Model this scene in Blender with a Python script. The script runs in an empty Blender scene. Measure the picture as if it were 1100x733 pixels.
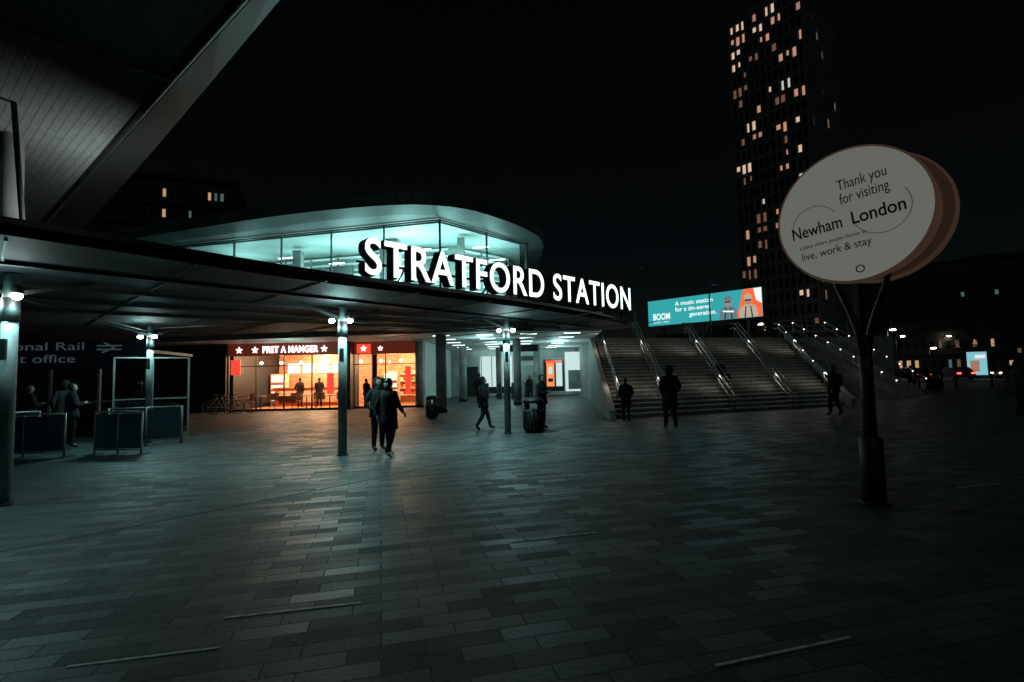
import bpy, bmesh, math, random
from mathutils import Vector, Matrix
random.seed(7)
R=math.radians
sc=bpy.context.scene
sc.view_settings.view_transform='Standard'
sc.view_settings.look='None'
sc.view_settings.exposure=0
COL=sc.collection

# ------------------------------------------------------------ materials
MATS={}
def mat(name,col,rough=.6,metal=0,emi=None,es=0,bump=0,bscale=20,var=0,vscale=3,spec=None):
    if name in MATS: return MATS[name]
    m=bpy.data.materials.new(name); m.use_nodes=True
    nt=m.node_tree; b=nt.nodes['Principled BSDF']
    b.inputs['Base Color'].default_value=(*col,1)
    b.inputs['Roughness'].default_value=rough
    b.inputs['Metallic'].default_value=metal
    if spec is not None: b.inputs['Specular IOR Level'].default_value=spec
    if emi: 
        b.inputs['Emission Color'].default_value=(*emi,1)
        b.inputs['Emission Strength'].default_value=es
    if var or bump:
        tc=nt.nodes.new('ShaderNodeTexCoord')
    if var:
        n=nt.nodes.new('ShaderNodeTexNoise'); n.inputs['Scale'].default_value=vscale; n.inputs['Detail'].default_value=6
        nt.links.new(tc.outputs['Object'],n.inputs['Vector'])
        r=nt.nodes.new('ShaderNodeValToRGB')
        r.color_ramp.elements[0].position=.3; r.color_ramp.elements[1].position=.7
        r.color_ramp.elements[0].color=(*[c*(1-var) for c in col],1)
        r.color_ramp.elements[1].color=(*[min(1,c*(1+var)) for c in col],1)
        nt.links.new(n.outputs['Fac'],r.inputs['Fac']); nt.links.new(r.outputs['Color'],b.inputs['Base Color'])
    if bump:
        n2=nt.nodes.new('ShaderNodeTexNoise'); n2.inputs['Scale'].default_value=bscale; n2.inputs['Detail'].default_value=5
        nt.links.new(tc.outputs['Object'],n2.inputs['Vector'])
        bp=nt.nodes.new('ShaderNodeBump'); bp.inputs['Strength'].default_value=bump; bp.inputs['Distance'].default_value=.02
        nt.links.new(n2.outputs['Fac'],bp.inputs['Height']); nt.links.new(bp.outputs['Normal'],b.inputs['Normal'])
    MATS[name]=m
    return m
def emis(name,col,s):
    return mat(name,(.02,.02,.02),.5,0,col,s)
def glass(name,tint=(.8,.95,.95),fac=.12,rough=.03):
    m=bpy.data.materials.new(name); m.use_nodes=True; nt=m.node_tree
    nt.nodes.remove(nt.nodes['Principled BSDF'])
    t=nt.nodes.new('ShaderNodeBsdfTransparent'); t.inputs[0].default_value=(*tint,1)
    g=nt.nodes.new('ShaderNodeBsdfGlossy'); g.inputs['Roughness'].default_value=rough
    mx=nt.nodes.new('ShaderNodeMixShader'); mx.inputs[0].default_value=fac
    nt.links.new(t.outputs[0],mx.inputs[1]); nt.links.new(g.outputs[0],mx.inputs[2])
    nt.links.new(mx.outputs[0],nt.nodes['Material Output'].inputs[0])
    return m

def brick_mat(name,c1,c2,mortar,bw,rh,ms,rot=0,rough=(.35,.7),bumpd=.004,axis='XY',spec=.5,vary=(.6,1.3),gum=False):
    m=bpy.data.materials.new(name); m.use_nodes=True; nt=m.node_tree; b=nt.nodes['Principled BSDF']
    b.inputs['Specular IOR Level'].default_value=spec
    tc=nt.nodes.new('ShaderNodeTexCoord'); mp=nt.nodes.new('ShaderNodeMapping')
    mp.inputs['Rotation'].default_value=(R(90) if axis=='XZ' else 0,0,R(rot))
    nt.links.new(tc.outputs['Object'],mp.inputs['Vector'])
    br=nt.nodes.new('ShaderNodeTexBrick')
    br.inputs['Scale'].default_value=1; br.inputs['Brick Width'].default_value=bw; br.inputs['Row Height'].default_value=rh
    br.inputs['Mortar Size'].default_value=ms; br.inputs['Mortar Smooth'].default_value=.3; br.offset=.42
    br.inputs['Color1'].default_value=(*c1,1); br.inputs['Color2'].default_value=(*c2,1); br.inputs['Mortar'].default_value=(*mortar,1)
    nt.links.new(mp.outputs['Vector'],br.inputs['Vector'])
    n=nt.nodes.new('ShaderNodeTexNoise'); n.inputs['Scale'].default_value=.5; n.inputs['Detail'].default_value=8; n.inputs['Roughness'].default_value=.65
    nt.links.new(tc.outputs['Object'],n.inputs['Vector'])
    r=nt.nodes.new('ShaderNodeMapRange'); r.inputs[1].default_value=.3; r.inputs[2].default_value=.7; r.inputs[3].default_value=vary[0]; r.inputs[4].default_value=vary[1]
    nt.links.new(n.outputs['Fac'],r.inputs[0])
    nf=nt.nodes.new('ShaderNodeTexNoise'); nf.inputs['Scale'].default_value=45; nf.inputs['Detail'].default_value=4
    nt.links.new(tc.outputs['Object'],nf.inputs['Vector'])
    rf=nt.nodes.new('ShaderNodeMapRange'); rf.inputs[1].default_value=.3; rf.inputs[2].default_value=.7; rf.inputs[3].default_value=.7; rf.inputs[4].default_value=1.3
    nt.links.new(nf.outputs['Fac'],rf.inputs[0])
    mm=nt.nodes.new('ShaderNodeMath'); mm.operation='MULTIPLY'; nt.links.new(r.outputs[0],mm.inputs[0]); nt.links.new(rf.outputs[0],mm.inputs[1])
    last=mm.outputs[0]
    if gum:
        vo=nt.nodes.new('ShaderNodeTexVoronoi'); vo.inputs['Scale'].default_value=3.2; nt.links.new(tc.outputs['Object'],vo.inputs['Vector'])
        gr=nt.nodes.new('ShaderNodeMapRange'); gr.inputs[1].default_value=.05; gr.inputs[2].default_value=.075; gr.inputs[3].default_value=1.7; gr.inputs[4].default_value=1.0
        nt.links.new(vo.outputs['Distance'],gr.inputs[0])
        g2=nt.nodes.new('ShaderNodeMath'); g2.operation='MULTIPLY'; nt.links.new(last,g2.inputs[0]); nt.links.new(gr.outputs[0],g2.inputs[1]); last=g2.outputs[0]
    mul=nt.nodes.new('ShaderNodeVectorMath'); mul.operation='SCALE'
    nt.links.new(br.outputs['Color'],mul.inputs[0]); nt.links.new(last,mul.inputs['Scale'])
    nt.links.new(mul.outputs[0],b.inputs['Base Color'])
    sx=nt.nodes.new('ShaderNodeSeparateXYZ'); nt.links.new(br.outputs['Color'],sx.inputs[0])
    rr=nt.nodes.new('ShaderNodeMapRange'); rr.inputs[1].default_value=c1[0]; rr.inputs[2].default_value=c2[0]
    rr.inputs[3].default_value=rough[1]; rr.inputs[4].default_value=rough[0]
    nt.links.new(sx.outputs[0],rr.inputs[0])
    n3=nt.nodes.new('ShaderNodeTexNoise'); n3.inputs['Scale'].default_value=1.7; n3.inputs['Detail'].default_value=6
    nt.links.new(tc.outputs['Object'],n3.inputs['Vector'])
    ad=nt.nodes.new('ShaderNodeMath'); ad.operation='MULTIPLY_ADD'; ad.inputs[1].default_value=.2; 
    nt.links.new(n3.outputs['Fac'],ad.inputs[0]); 
    sub=nt.nodes.new('ShaderNodeMath'); sub.operation='SUBTRACT'; sub.inputs[1].default_value=.1
    nt.links.new(rr.outputs[0],sub.inputs[0]); nt.links.new(sub.outputs[0],ad.inputs[2])
    nt.links.new(ad.outputs[0],b.inputs['Roughness'])
    bp=nt.nodes.new('ShaderNodeBump'); bp.inputs['Distance'].default_value=bumpd; bp.inputs['Strength'].default_value=.9; bp.invert=True
    n2=nt.nodes.new('ShaderNodeTexNoise'); n2.inputs['Scale'].default_value=28; n2.inputs['Detail'].default_value=5
    nt.links.new(tc.outputs['Object'],n2.inputs['Vector'])
    a2=nt.nodes.new('ShaderNodeMath'); a2.operation='MULTIPLY_ADD'; a2.inputs[1].default_value=.8
    nt.links.new(n2.outputs['Fac'],a2.inputs[0]); nt.links.new(br.outputs['Fac'],a2.inputs[2])
    nt.links.new(a2.outputs[0],bp.inputs['Height']); nt.links.new(bp.outputs['Normal'],b.inputs['Normal'])
    return m

# ------------------------------------------------------------ mesh builder
class MB:
    def __init__(s): s.v=[];s.f=[];s.m=[];s.mats=[];s.sm=[]
    def mi(s,m):
        if m not in s.mats: s.mats.append(m)
        return s.mats.index(m)
    def poly(s,pts,m,sm=False):
        i=len(s.v); s.v+= [tuple(p) for p in pts]; s.f.append(list(range(i,i+len(pts)))); s.m.append(s.mi(m)); s.sm.append(sm)
    def box(s,c,d,m,rz=0):
        hx,hy,hz=d[0]/2,d[1]/2,d[2]/2; i=len(s.v); cr,sr=math.cos(rz),math.sin(rz)
        for x,y,z in [(-1,-1,-1),(1,-1,-1),(1,1,-1),(-1,1,-1),(-1,-1,1),(1,-1,1),(1,1,1),(-1,1,1)]:
            X,Y=x*hx,y*hy
            s.v.append((c[0]+X*cr-Y*sr,c[1]+X*sr+Y*cr,c[2]+z*hz))
        k=s.mi(m)
        for f in [(0,3,2,1),(4,5,6,7),(0,1,5,4),(1,2,6,5),(2,3,7,6),(3,0,4,7)]:
            s.f.append([i+j for j in f]); s.m.append(k); s.sm.append(False)
    def beam(s,a,b,w,h,m):
        a=Vector(a);b=Vector(b);d=(b-a);L=d.length;d.normalize()
        up=Vector((0,0,1)) if abs(d.z)<.95 else Vector((0,1,0))
        sd=d.cross(up).normalized(); u=sd.cross(d)
        i=len(s.v)
        for q in (a,b):
            for x,z in ((-1,-1),(1,-1),(1,1),(-1,1)):
                s.v.append(tuple(q+sd*x*w/2+u*z*h/2))
        k=s.mi(m)
        for f in [(0,1,2,3),(7,6,5,4),(0,4,5,1),(1,5,6,2),(2,6,7,3),(3,7,4,0)]:
            s.f.append([i+j for j in f]); s.m.append(k); s.sm.append(False)
    def prism(s,poly,z0,z1,m,mtop=None,mbot=None):
        n=len(poly)
        a=sum(poly[i][0]*poly[(i+1)%n][1]-poly[(i+1)%n][0]*poly[i][1] for i in range(n))
        if a<0: poly=poly[::-1]
        s.poly([(p[0],p[1],z1) for p in poly],mtop or m)
        s.poly([(p[0],p[1],z0) for p in poly[::-1]],mbot or m)
        for i in range(n):
            p,q=poly[i],poly[(i+1)%n]
            s.poly([(p[0],p[1],z0),(q[0],q[1],z0),(q[0],q[1],z1),(p[0],p[1],z1)],m)
    def tube(s,pts,rad,m,seg=10,ell=1.0,cap=True):
        pts=[Vector(p) for p in pts]; n=len(pts)
        if not hasattr(rad,'__len__'): rad=[rad]*n
        rings=[];ref=None
        for k in range(n):
            d=(pts[min(k+1,n-1)]-pts[max(k-1,0)]).normalized()
            if ref is None:
                ref=Vector((0,1,0)) if abs(d.y)<.9 else Vector((1,0,0))
            sd=d.cross(ref)
            if sd.length<1e-4: sd=d.cross(Vector((1,0,0)))
            sd.normalize(); u=sd.cross(d).normalized(); ref=u
            i=len(s.v)
            for j in range(seg):
                t=2*math.pi*j/seg
                s.v.append(tuple(pts[k]+sd*math.cos(t)*rad[k]+u*math.sin(t)*rad[k]*ell))
            rings.append(i)
        km=s.mi(m)
        for k in range(n-1):
            for j in range(seg):
                a,b=rings[k]+j,rings[k]+(j+1)%seg; c,d2=rings[k+1]+(j+1)%seg,rings[k+1]+j
                s.f.append([a,b,c,d2]); s.m.append(km); s.sm.append(True)
        if cap:
            s.f.append([rings[0]+j for j in range(seg)][::-1]); s.m.append(km); s.sm.append(False)
            s.f.append([rings[-1]+j for j in range(seg)]); s.m.append(km); s.sm.append(False)
    def ell(s,c,r,m,seg=14,rg=10,fn=None):
        i0=len(s.v); km=s.mi(m)
        for a in range(rg+1):
            ph=math.pi*a/rg
            for j in range(seg):
                t=2*math.pi*j/seg
                x,y,z=math.sin(ph)*math.cos(t),math.sin(ph)*math.sin(t),math.cos(ph)
                p=(c[0]+x*r[0],c[1]+y*r[1],c[2]+z*r[2])
                if fn: p=fn(p,(x,y,z))
                s.v.append(p)
        for a in range(rg):
            for j in range(seg):
                q=[i0+a*seg+j,i0+(a+1)*seg+j,i0+(a+1)*seg+(j+1)%seg,i0+a*seg+(j+1)%seg]
                s.f.append(q); s.m.append(km); s.sm.append(True)
    def loft(s,rings,m,seg=16,sm=True):
        i0=len(s.v); km=s.mi(m)
        for (cx,cy,z,rx,ry) in rings:
            for j in range(seg):
                t=2*math.pi*j/seg
                s.v.append((cx+rx*math.cos(t),cy+ry*math.sin(t),z))
        for a in range(len(rings)-1):
            for j in range(seg):
                q=[i0+a*seg+j,i0+a*seg+(j+1)%seg,i0+(a+1)*seg+(j+1)%seg,i0+(a+1)*seg+j]
                s.f.append(q); s.m.append(km); s.sm.append(sm)
        s.f.append([i0+j for j in range(seg)][::-1]); s.m.append(km); s.sm.append(False)
        s.f.append([i0+(len(rings)-1)*seg+j for j in range(seg)]); s.m.append(km); s.sm.append(False)
    def build(s,name,parent=None,loc=None,rz=None,bevel=0):
        me=bpy.data.meshes.new(name); me.from_pydata(s.v,[],s.f)
        for m in s.mats: me.materials.append(m)
        me.polygons.foreach_set('material_index',s.m); me.polygons.foreach_set('use_smooth',s.sm); me.update()
        o=bpy.data.objects.new(name,me); COL.objects.link(o)
        if parent: o.parent=parent
        if loc is not None: o.location=loc
        if rz is not None: o.rotation_euler=(0,0,rz)
        return o
def empty(name,loc=(0,0,0),rz=0,parent=None,rot=None):
    o=bpy.data.objects.new(name,None); COL.objects.link(o); o.location=loc; o.rotation_euler=rot or (0,0,rz)
    if parent: o.parent=parent
    return o
def text(name,body,m,parent,loc,rot,size=1,width=None,ext=0.0,off=0.0,align='LEFT',spacing=1.0,xs=1.0):
    c=bpy.data.curves.new(name,'FONT'); c.body=body; c.size=size; c.extrude=ext; c.offset=off; c.align_x=align; c.space_character=spacing
    c.materials.append(m)
    o=bpy.data.objects.new(name,c); COL.objects.link(o)
    if width:
        bpy.context.view_layer.update()
        f=width/max(o.dimensions.x,1e-3); o.scale=(f,xs,1)
    else: o.scale=(xs,1,1)
    if parent: o.parent=parent
    o.location=loc; o.rotation_euler=rot
    return o
def light(name,kind,loc,power,col,parent=None,size=.2,rot=None,spot=None,sy=None):
    l=bpy.data.lights.new(name,kind); l.energy=power; l.color=col
    if kind in('POINT','SPOT'): l.shadow_soft_size=size
    if kind=='SPOT' and spot: l.spot_size=R(spot); l.spot_blend=.7
    if kind=='AREA':
        l.size=size
        if sy: l.shape='RECTANGLE'; l.size_y=sy
    o=bpy.data.objects.new(name,l); COL.objects.link(o); o.location=loc
    if rot: o.rotation_euler=rot
    if parent: o.parent=parent
    return o
TEAL=(.42,1.0,.98); RX=(R(90),0,0)

# ------------------------------------------------------------ common mats
M_dark=mat('dark_metal',(.015,.017,.017),.55,.2)
M_steel=mat('brushed_steel',(.28,.29,.28),.45,.7,var=.2,vscale=6)
M_col=mat('painted_column_grey',(.20,.215,.21),.6,0,var=.3,vscale=5,bump=.1,bscale=30)
M_black=mat('black_rubber',(.012,.012,.012),.6)
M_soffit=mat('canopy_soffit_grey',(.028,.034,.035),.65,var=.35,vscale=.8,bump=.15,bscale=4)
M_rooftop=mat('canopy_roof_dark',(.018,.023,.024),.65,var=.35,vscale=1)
M_white=mat('white_panel',(.62,.66,.65),.6,var=.08,vscale=2)
M_conc=mat('concrete_pale',(.22,.23,.22),.75,var=.3,vscale=2,bump=.3,bscale=25)
M_lamp=emis('lamp_glow',(.9,1,.98),90)
M_glass=glass('clear_glass',fac=.06)
M_glassd=glass('grey_glass',(.35,.42,.42),.08)

# ------------------------------------------------------------ camera
cam=bpy.data.cameras.new('camera'); cam.lens=18; cam.sensor_width=36; cam.clip_end=2000; cam.clip_start=.05
co=bpy.data.objects.new('camera',cam); COL.objects.link(co)
co.matrix_world=Matrix.Translation((0,0,1.7))@Matrix.Rotation(R(90+3.69),4,'X')@Matrix.Rotation(R(-1.2),4,'Z')
sc.camera=co

# ------------------------------------------------------------ world & foreground fill
w=bpy.data.worlds.new('World'); sc.world=w; w.use_nodes=True; nt=w.node_tree
bg=nt.nodes['Background']; sky=nt.nodes.new('ShaderNodeTexSky'); sky.sky_type='NISHITA'; sky.sun_disc=False
sky.sun_elevation=R(50); sky.sun_rotation=R(190)
mx=nt.nodes.new('ShaderNodeMix'); mx.data_type='RGBA'; mx.blend_type='MULTIPLY'; mx.inputs[0].default_value=1
mx.inputs[7].default_value=(1,.98,.78,1)
nt.links.new(sky.outputs[0],mx.inputs[6]); nt.links.new(mx.outputs[2],bg.inputs[0]); bg.inputs[1].default_value=.0007
sun=bpy.data.lights.new('foreground_fill','SUN'); sun.energy=.062; sun.angle=R(10); sun.color=(.62,1,.98)  # added sun light standing in for unseen lamps behind the camera
so=bpy.data.objects.new('foreground_fill',sun); COL.objects.link(so); so.rotation_euler=(R(40),0,R(-10))

# ------------------------------------------------------------ ground
M_pave=brick_mat('plaza_granite_paving',(.044,.054,.057),(.082,.098,.102),(.017,.020,.021),.48,.165,.006,rot=-14.5,rough=(.46,.68),bumpd=.005,spec=.36,vary=(.5,1.4),gum=True)
b=MB(); b.poly([(-700,-100,0),(700,-100,0),(700,900,0),(-700,900,0)],M_pave); b.build('ground')
M_strip=mat('worn_pale_strip',(.62,.6,.55),.6,.1,var=.5,vscale=14)
b=MB()
for (x0,y0,x1,y1) in [(-2.1,3.78,-1.18,3.98),(-.05,5.31,.86,5.56),(1.13,3.06,2.09,3.34),(-2.71,3.19,-1.9,3.375),(6.1,7.2,6.9,7.4),(5.6,5.5,6.4,5.7),(-6.5,9.0,-5.6,9.22)]:
    b.beam((x0,y0,.002),(x1,y1,.002),.022,.006,M_strip)
b.build('paving_marker_strips')
def smooth(pts,it=2):
    for _ in range(it):
        o=[pts[0]]
        for p,q in zip(pts[:-1],pts[1:]):
            o+=[(p[0]*.75+q[0]*.25,p[1]*.75+q[1]*.25),(p[0]*.25+q[0]*.75,p[1]*.25+q[1]*.75)]
        pts=o+[pts[-1]]
    return pts
dr=smooth([(-9,2.0),(-5.28,5.28),(-3.9,6.9),(-2.36,8.66),(-.97,10.7),(1,13),(3,15.3)])
b=MB()
for p,q in zip(dr[:-1],dr[1:]): b.beam((*p,.0),(*q,.0),.06,.008,M_black)
b.build('drainage_channel')

# ------------------------------------------------------------ low canopy
can=empty('station_forecourt_canopy')
front=[(-12,-1.5),(-9,1.4),(-5.5,5.25),(-3.75,8.0),(-2.0,9.9),(.15,12.2),(2.5,15.2),(4.0,17.6),(4.4,18.6)]
back=[(4.2,19.6),(3.2,20),(-2,18.9),(-6.8,17.6),(-13,18.7),(-22,20.5),(-22,-1.5)]
front=smooth(front)
b=MB()
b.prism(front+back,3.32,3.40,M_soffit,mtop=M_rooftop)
def inset(pts,k): 
    return [(p[0]-k*.72,p[1]+k*.69) for p in pts]
f2=inset(front,.35)
n=len(front)
for i in range(n-1):
    b.poly([(*front[i],3.402),(*front[i+1],3.402),(*f2[i+1],3.6),(*f2[i],3.6)],M_rooftop)
b.poly([(*p,3.6) for p in f2]+[(p[0],p[1],3.6) for p in back],M_rooftop)
b.build('roof_deck',can)
b=MB()
for i in range(n-1):
    b.beam((*front[i],3.375),(*front[i+1],3.375),.05,.13,M_rooftop)
for k in range(-3,10):
    t=k*1.9
    p=Vector((-5.5+t*.68-.1,5.6+t*.73)); q=p+Vector((-.72,.69))*11
    b.beam((*p,3.305),(*q,3.305),.03,.02,M_dark)
for k in (1.2,3.4,5.6,7.8):
    b.beam((-8.4-k*.72,2.6+k*.69,3.29),(3.2-k*.72*.6,17.6+k*.2,3.29),.08,.05,M_dark)
b.build('soffit_joints',can)
def column(x,y,power=170,r=.095):
    b=MB()
    b.tube([(x,y,0),(x,y,3.3)],r,M_col,18)
    b.tube([(x,y,0),(x,y,.03)],r+.03,M_dark,18)
    b.tube([(x,y,2.6),(x,y,2.95)],r+.012,M_dark,18)
    b.box((x+.01,y-r,2.2),(.09,.03,.3),M_dark)
    for s in (-1,1):
        b.beam((x,y,3.0),(x+s*.95*.7,y+s*.95*.7,3.27),.03,.06,M_dark)
    for s in (-1,1):
        lx,ly=x+s*.2,y-.12
        b.tube([(x,y,3.02),(lx,ly,3.06)],.02,M_dark,6)
        b.tube([(lx,ly,2.99),(lx,ly,3.03),(lx,ly,3.12)],[.08,.08,.045],M_dark,12)
        b.ell((lx,ly,2.955),(.065,.065,.05),M_lamp,10,6)
    b.build('canopy_column',can)
    for s in (-1,1):
        light('canopy_lamp_light','SPOT',(x+s*.2,y-.12,2.88),power*.95,TEAL,can,.05,rot=(0,0,0),spot=165)
    light('canopy_lamp_spill','POINT',(x+.1,y-.45,2.86),power*.24,TEAL,can,.05)
column(-7.25,7.36,46); column(-3.78,11.4,105); column(-.17,14.85,80); column(-10.2,14.4,70,r=.08)
b=MB()
for p,q in [((-10.2,14.4,3.2),(-3.8,11.4,3.0)),((-7.2,7.4,2.95),(-10.2,14.4,3.1)),((-12.5,12,3.1),(-6,15,2.9)),((-3.8,11.4,2.95),(-.2,14.85,2.95)),((-8.5,15.5,3.0),(-.2,14.85,3.1))]:
    b.tube([p,q],.011,M_dark,6)
b.build('tie_rods',can)

# ------------------------------------------------------------ station name sign
ang=math.atan2(18.3-10.8,4.15+3.2)
sg=empty('station_name_sign',(-3.2,10.8,3.9),ang)
M_let=emis('letter_face_lit',(.84,1,.99),1.9)
M_lets=mat('letter_casing',(.03,.034,.034),.6)
W=10.5
text('letter_faces','STRATFORD STATION',M_let,sg,(0,-.145,0),RX,size=1.13,width=W,ext=.004,off=.010,spacing=1.1)
text('letter_casings','STRATFORD STATION',M_lets,sg,(-.01,-.0,-.01),RX,size=1.15,width=W+.03,ext=.13,off=.018,spacing=1.1)
b=MB()
b.box((W/2,.05,-.1),(W+.2,.08,.08),M_dark)
for k in range(12): b.box((.3+k*(W-.6)/11,.05,-.2),(.06,.06,.22),M_dark); b.beam((.3+k*(W-.6)/11,.05,.35),(.3+k*(W-.6)/11,.8,-.3),.03,.03,M_dark)
b.box((W/2,.17,.3),(W,.04,.05),M_dark)
b.build('support_frame',sg)

# ------------------------------------------------------------ station building
st=empty('station_building')
fr=[(-27,31.2),(-25,30.4),(-20.5,28.7),(-16.6,27.3),(-13,26.0),(-10,25.1),(-7,24.5),(-5,24.3),(-3.8,24.45),(-2.6,24.9),(-1.5,25.7),(0,27.5),(1.2,29.4),(1.9,31.0),(2.2,33)]
fr=smooth(fr,1)+[(2.2,44),(-27,44)]
M_fascia=mat('roof_fascia_zinc',(.075,.09,.088),.55,.2,var=.3,vscale=.6)
M_lit=mat('lit_ceiling_white',(.6,.66,.65),.6); M_eave=mat('eave_soffit',(.06,.072,.07),.6,var=.2,vscale=1)
b=MB(); n=len(fr); cen=Vector((-10,36))
def ins(p,k):
    d=(cen-Vector(p)).normalized(); return (p[0]+d.x*k,p[1]+d.y*k)
lay=[(1.0,9.8,M_fascia),(0,10.0,M_fascia),(0,10.62,M_fascia),(.5,10.85,M_rooftop)]
for a,c in zip(lay[:-1],lay[1:]):
    for i in range(n):
        p,q=fr[i],fr[(i+1)%n]
        b.poly([(*ins(p,a[0]),a[1]),(*ins(q,a[0]),a[1]),(*ins(q,c[0]),c[1]),(*ins(p,c[0]),c[1])],a[2])
b.poly([(*ins(p,1.0),9.8) for p in fr][::-1],M_eave); b.poly([(*ins(p,.5),10.85) for p in fr],M_rooftop)
for i in range(n-4):
    p,q=fr[i],fr[i+1]; L=math.dist(p,q); k=max(1,int(L/1.3))
    for j in range(k):
        t=j/k; x=p[0]+(q[0]-p[0])*t; y=p[1]+(q[1]-p[1])*t
        b.box((x,y-.003,10.31),(.03,.03,.62),M_dark)
b.build('roof',st)
GW=[(-22,30.6),(-3.6,25.95),(.95,31.2),(1.1,43)]
b=MB(); g=MB()
M_mull=mat('mullion_dark',(.04,.05,.05),.5,.4)
M_slat=mat('white_louvre',(.78,.84,.82),.5)
for i in range(3):
    p=Vector((*GW[i],0)); q=Vector((*GW[i+1],0)); L=(q-p).length; d=(q-p)/L
    a=math.atan2(d.y,d.x)
    g.poly([tuple(p+Vector((0,0,4.9))),tuple(q+Vector((0,0,4.9))),tuple(q+Vector((0,0,9.76))),tuple(p+Vector((0,0,9.76)))],M_glass)
    k=int(L/3.0)
    for j in range(k+1):
        c=p+d*(L*j/k); b.box((c.x,c.y,7.3),(.05,.12,4.9),M_mull,a)
    for z in (5.0,9.7):
        c=(p+q)/2; b.box((c.x,c.y,z),(L,.10,.07),M_mull,a)
b.build('glazing_frame',st); g.build('glazing',st)
b=MB()
M_hw=mat('hall_back_wall',(.34,.42,.41),.6,var=.45,vscale=.35)
BWL=[(-21,36),(-3.6,31.5),(-.5,34.5),(.9,42)]
for p,q in zip(BWL[:-1],BWL[1:]):
    b.poly([(*p,4.9),(*q,4.9),(*q,9.74),(*p,9.74)],M_hw)
    p=Vector(p);q=Vector(q);L=(q-p).length;d=(q-p)/L;nr=Vector((d.y,-d.x));a=math.atan2(d.y,d.x)
    for k in range(11):
        c=(p+q)/2+nr*.25; b.box((c.x,c.y,5.3+k*.42),(L-.4,.10,.13),M_slat,a)
    for j in range(int(L/2)+1):
        c=p+d*min(L-.1,.1+2*j)+nr*.34; b.box((c.x,c.y,7.3),(.12,.06,4.8),M_conc,a)
b.poly([(-21.3,36.1,9.72),(-21.6,31,9.72),(-3.7,26.5,9.72),(.6,31.4,9.72),(.8,42,9.72),(-.5,34.6,9.72),(-3.6,31.6,9.72)],M_hw)
b.box((-7,29.6,7.2),(1.1,.6,4.6),M_conc,-.24); b.box((-13,31.0,7.2),(.5,.5,4.6),M_conc); b.box((-2.8,28.8,7.2),(.4,.4,4.6),M_conc)
b.beam((-19,34.3,8.9),(-4,30,7.4),.3,.35,M_conc)
for x in (-15.5,-10.5,-5.3): b.box((x,32.6-(x+15.5)*.25,8.2),(1.6,.12,.8),M_mull,-.24)
b.build('hall_interior',st)
b=MB()
M_tube=emis('fluorescent_tube',(.85,1,.98),12)
for (x,y,z) in [(-14,31.5,9.2),(-10.5,30.6,8.6),(-7.6,29.8,9.3),(-5,28.9,8.9),(-1.7,29.8,9.2),(-.8,31,8.7),(-16.5,32.4,8.8),(-12.2,31,7.9)]:
    b.box((x,y,z),(1.0,.07,.04),M_tube,-.24)
b.build('hall_lights',st)
for (x,y,z,p) in [(-17,32.4,8,190),(-13,31.2,8,330),(-9.5,30.0,7.6,520),(-6.0,29.0,7.6,640),(-3.2,28.4,7.8,400),(-.9,31.2,7.8,280)]:
    light('hall_light','POINT',(x,y,z),p*1.15,(.56,1,.95),st,.6)
slab=[(-27,27.5),(-16,25),(-3.4,22.9),(3.7,22.2),(4.1,23),(5.6,40),(5.6,44),(-27,44)]
b=MB(); b.prism(slab,3.62,4.9,M_fascia,mtop=M_conc,mbot=M_lit)
b.build('first_floor_slab',st)
M_tile=brick_mat('glazed_wall_tiles',(.5,.56,.55),(.62,.68,.67),(.3,.33,.33),.6,.6,.01,rough=(.25,.35),axis='XZ')
b=MB()
b.box((-6,41,1.8),(24,.3,3.64),M_tile)
b.box((-21.3,28,1.8),(12.2,.3,3.63),M_dark,-.1)
b.box((-15.4,34,1.8),(.3,12,3.63),M_dark)
b.box((-5.0,34.5,1.8),(.3,12,3.63),M_white)
b.box((-8.95,28.2,1.8),(.55,1.6,3.63),M_dark)
b.build('ground_floor_walls',st)
for (x,y,r) in [(-3.3,23.7,.25),(-5.1,28.0,.22),(-3.2,33,.25),(.26,28.5,.22),(1.6,34,.22),(-1.0,37,.2)]:
    b=MB(); b.tube([(x,y,0),(x,y,3.62)],r,M_conc,18); b.tube([(x,y,0),(x,y,.25)],r+.02,M_dark,18); b.build('concourse_column',st)
b=MB(); M_ct=emis('concourse_tube',(.8,1,.97),2.2)
for k in range(6):
    for j in range(4):
        b.box((-3.4+j*2.1,24.5+k*2.7,3.6),(.8,.07,.03),M_ct)
b.build('concourse_strip_lights',st)
for (x,y,p) in [(-1.5,26.5,130),(-.5,32,130),(2.8,31,150),(0,38,150),(3.5,37,100),(-11,25.2,60)]:  # last one has no fitting, added to lighten the paving before the shop
    light('concourse_light','POINT',(x,y,2.9),p*.55,(.55,1,.96),st,.4)
b=MB()
M_pan=emis('backlit_white_panel',(.75,1,.97),.75); M_or=emis('orange_poster_glow',(1,.28,.08),1.1); M_red=emis('red_sign_glow',(1,.07,.04),1.0)
b.box((-1.2,39.6,1.9),(2.6,.2,2.4),M_pan); b.box((-1.2,39.45,.5),(2.8,.2,.5),M_dark)
for k in range(4): b.box((-2.4+k*.8,39.42,1.9),(.05,.1,2.4),M_dark)
b.box((-3.0,38,1.2),(.9,.3,2.2),M_dark); b.box((1.2,39.6,1.2),(1.4,.3,2.3),M_conc)
b.box((3.0,37.5,1.55),(1.5,.2,2.3),M_dark); b.box((2.75,37.36,1.6),(.55,.05,1.7),M_or); b.box((3.38,37.36,1.6),(.45,.05,1.7),M_pan)
b.box((2.75,37.33,1.9),(.3,.02,.5),M_pan); b.box((2.75,37.33,1.2),(.35,.02,.25),M_dark)
b.box((3.0,37.36,2.55),(1.2,.06,.18),M_red)
b.box((4.55,38.0,1.8),(1.3,.2,2.9),M_pan); b.box((4.55,37.88,1.2),(.9,.04,1.4),M_conc)
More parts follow.
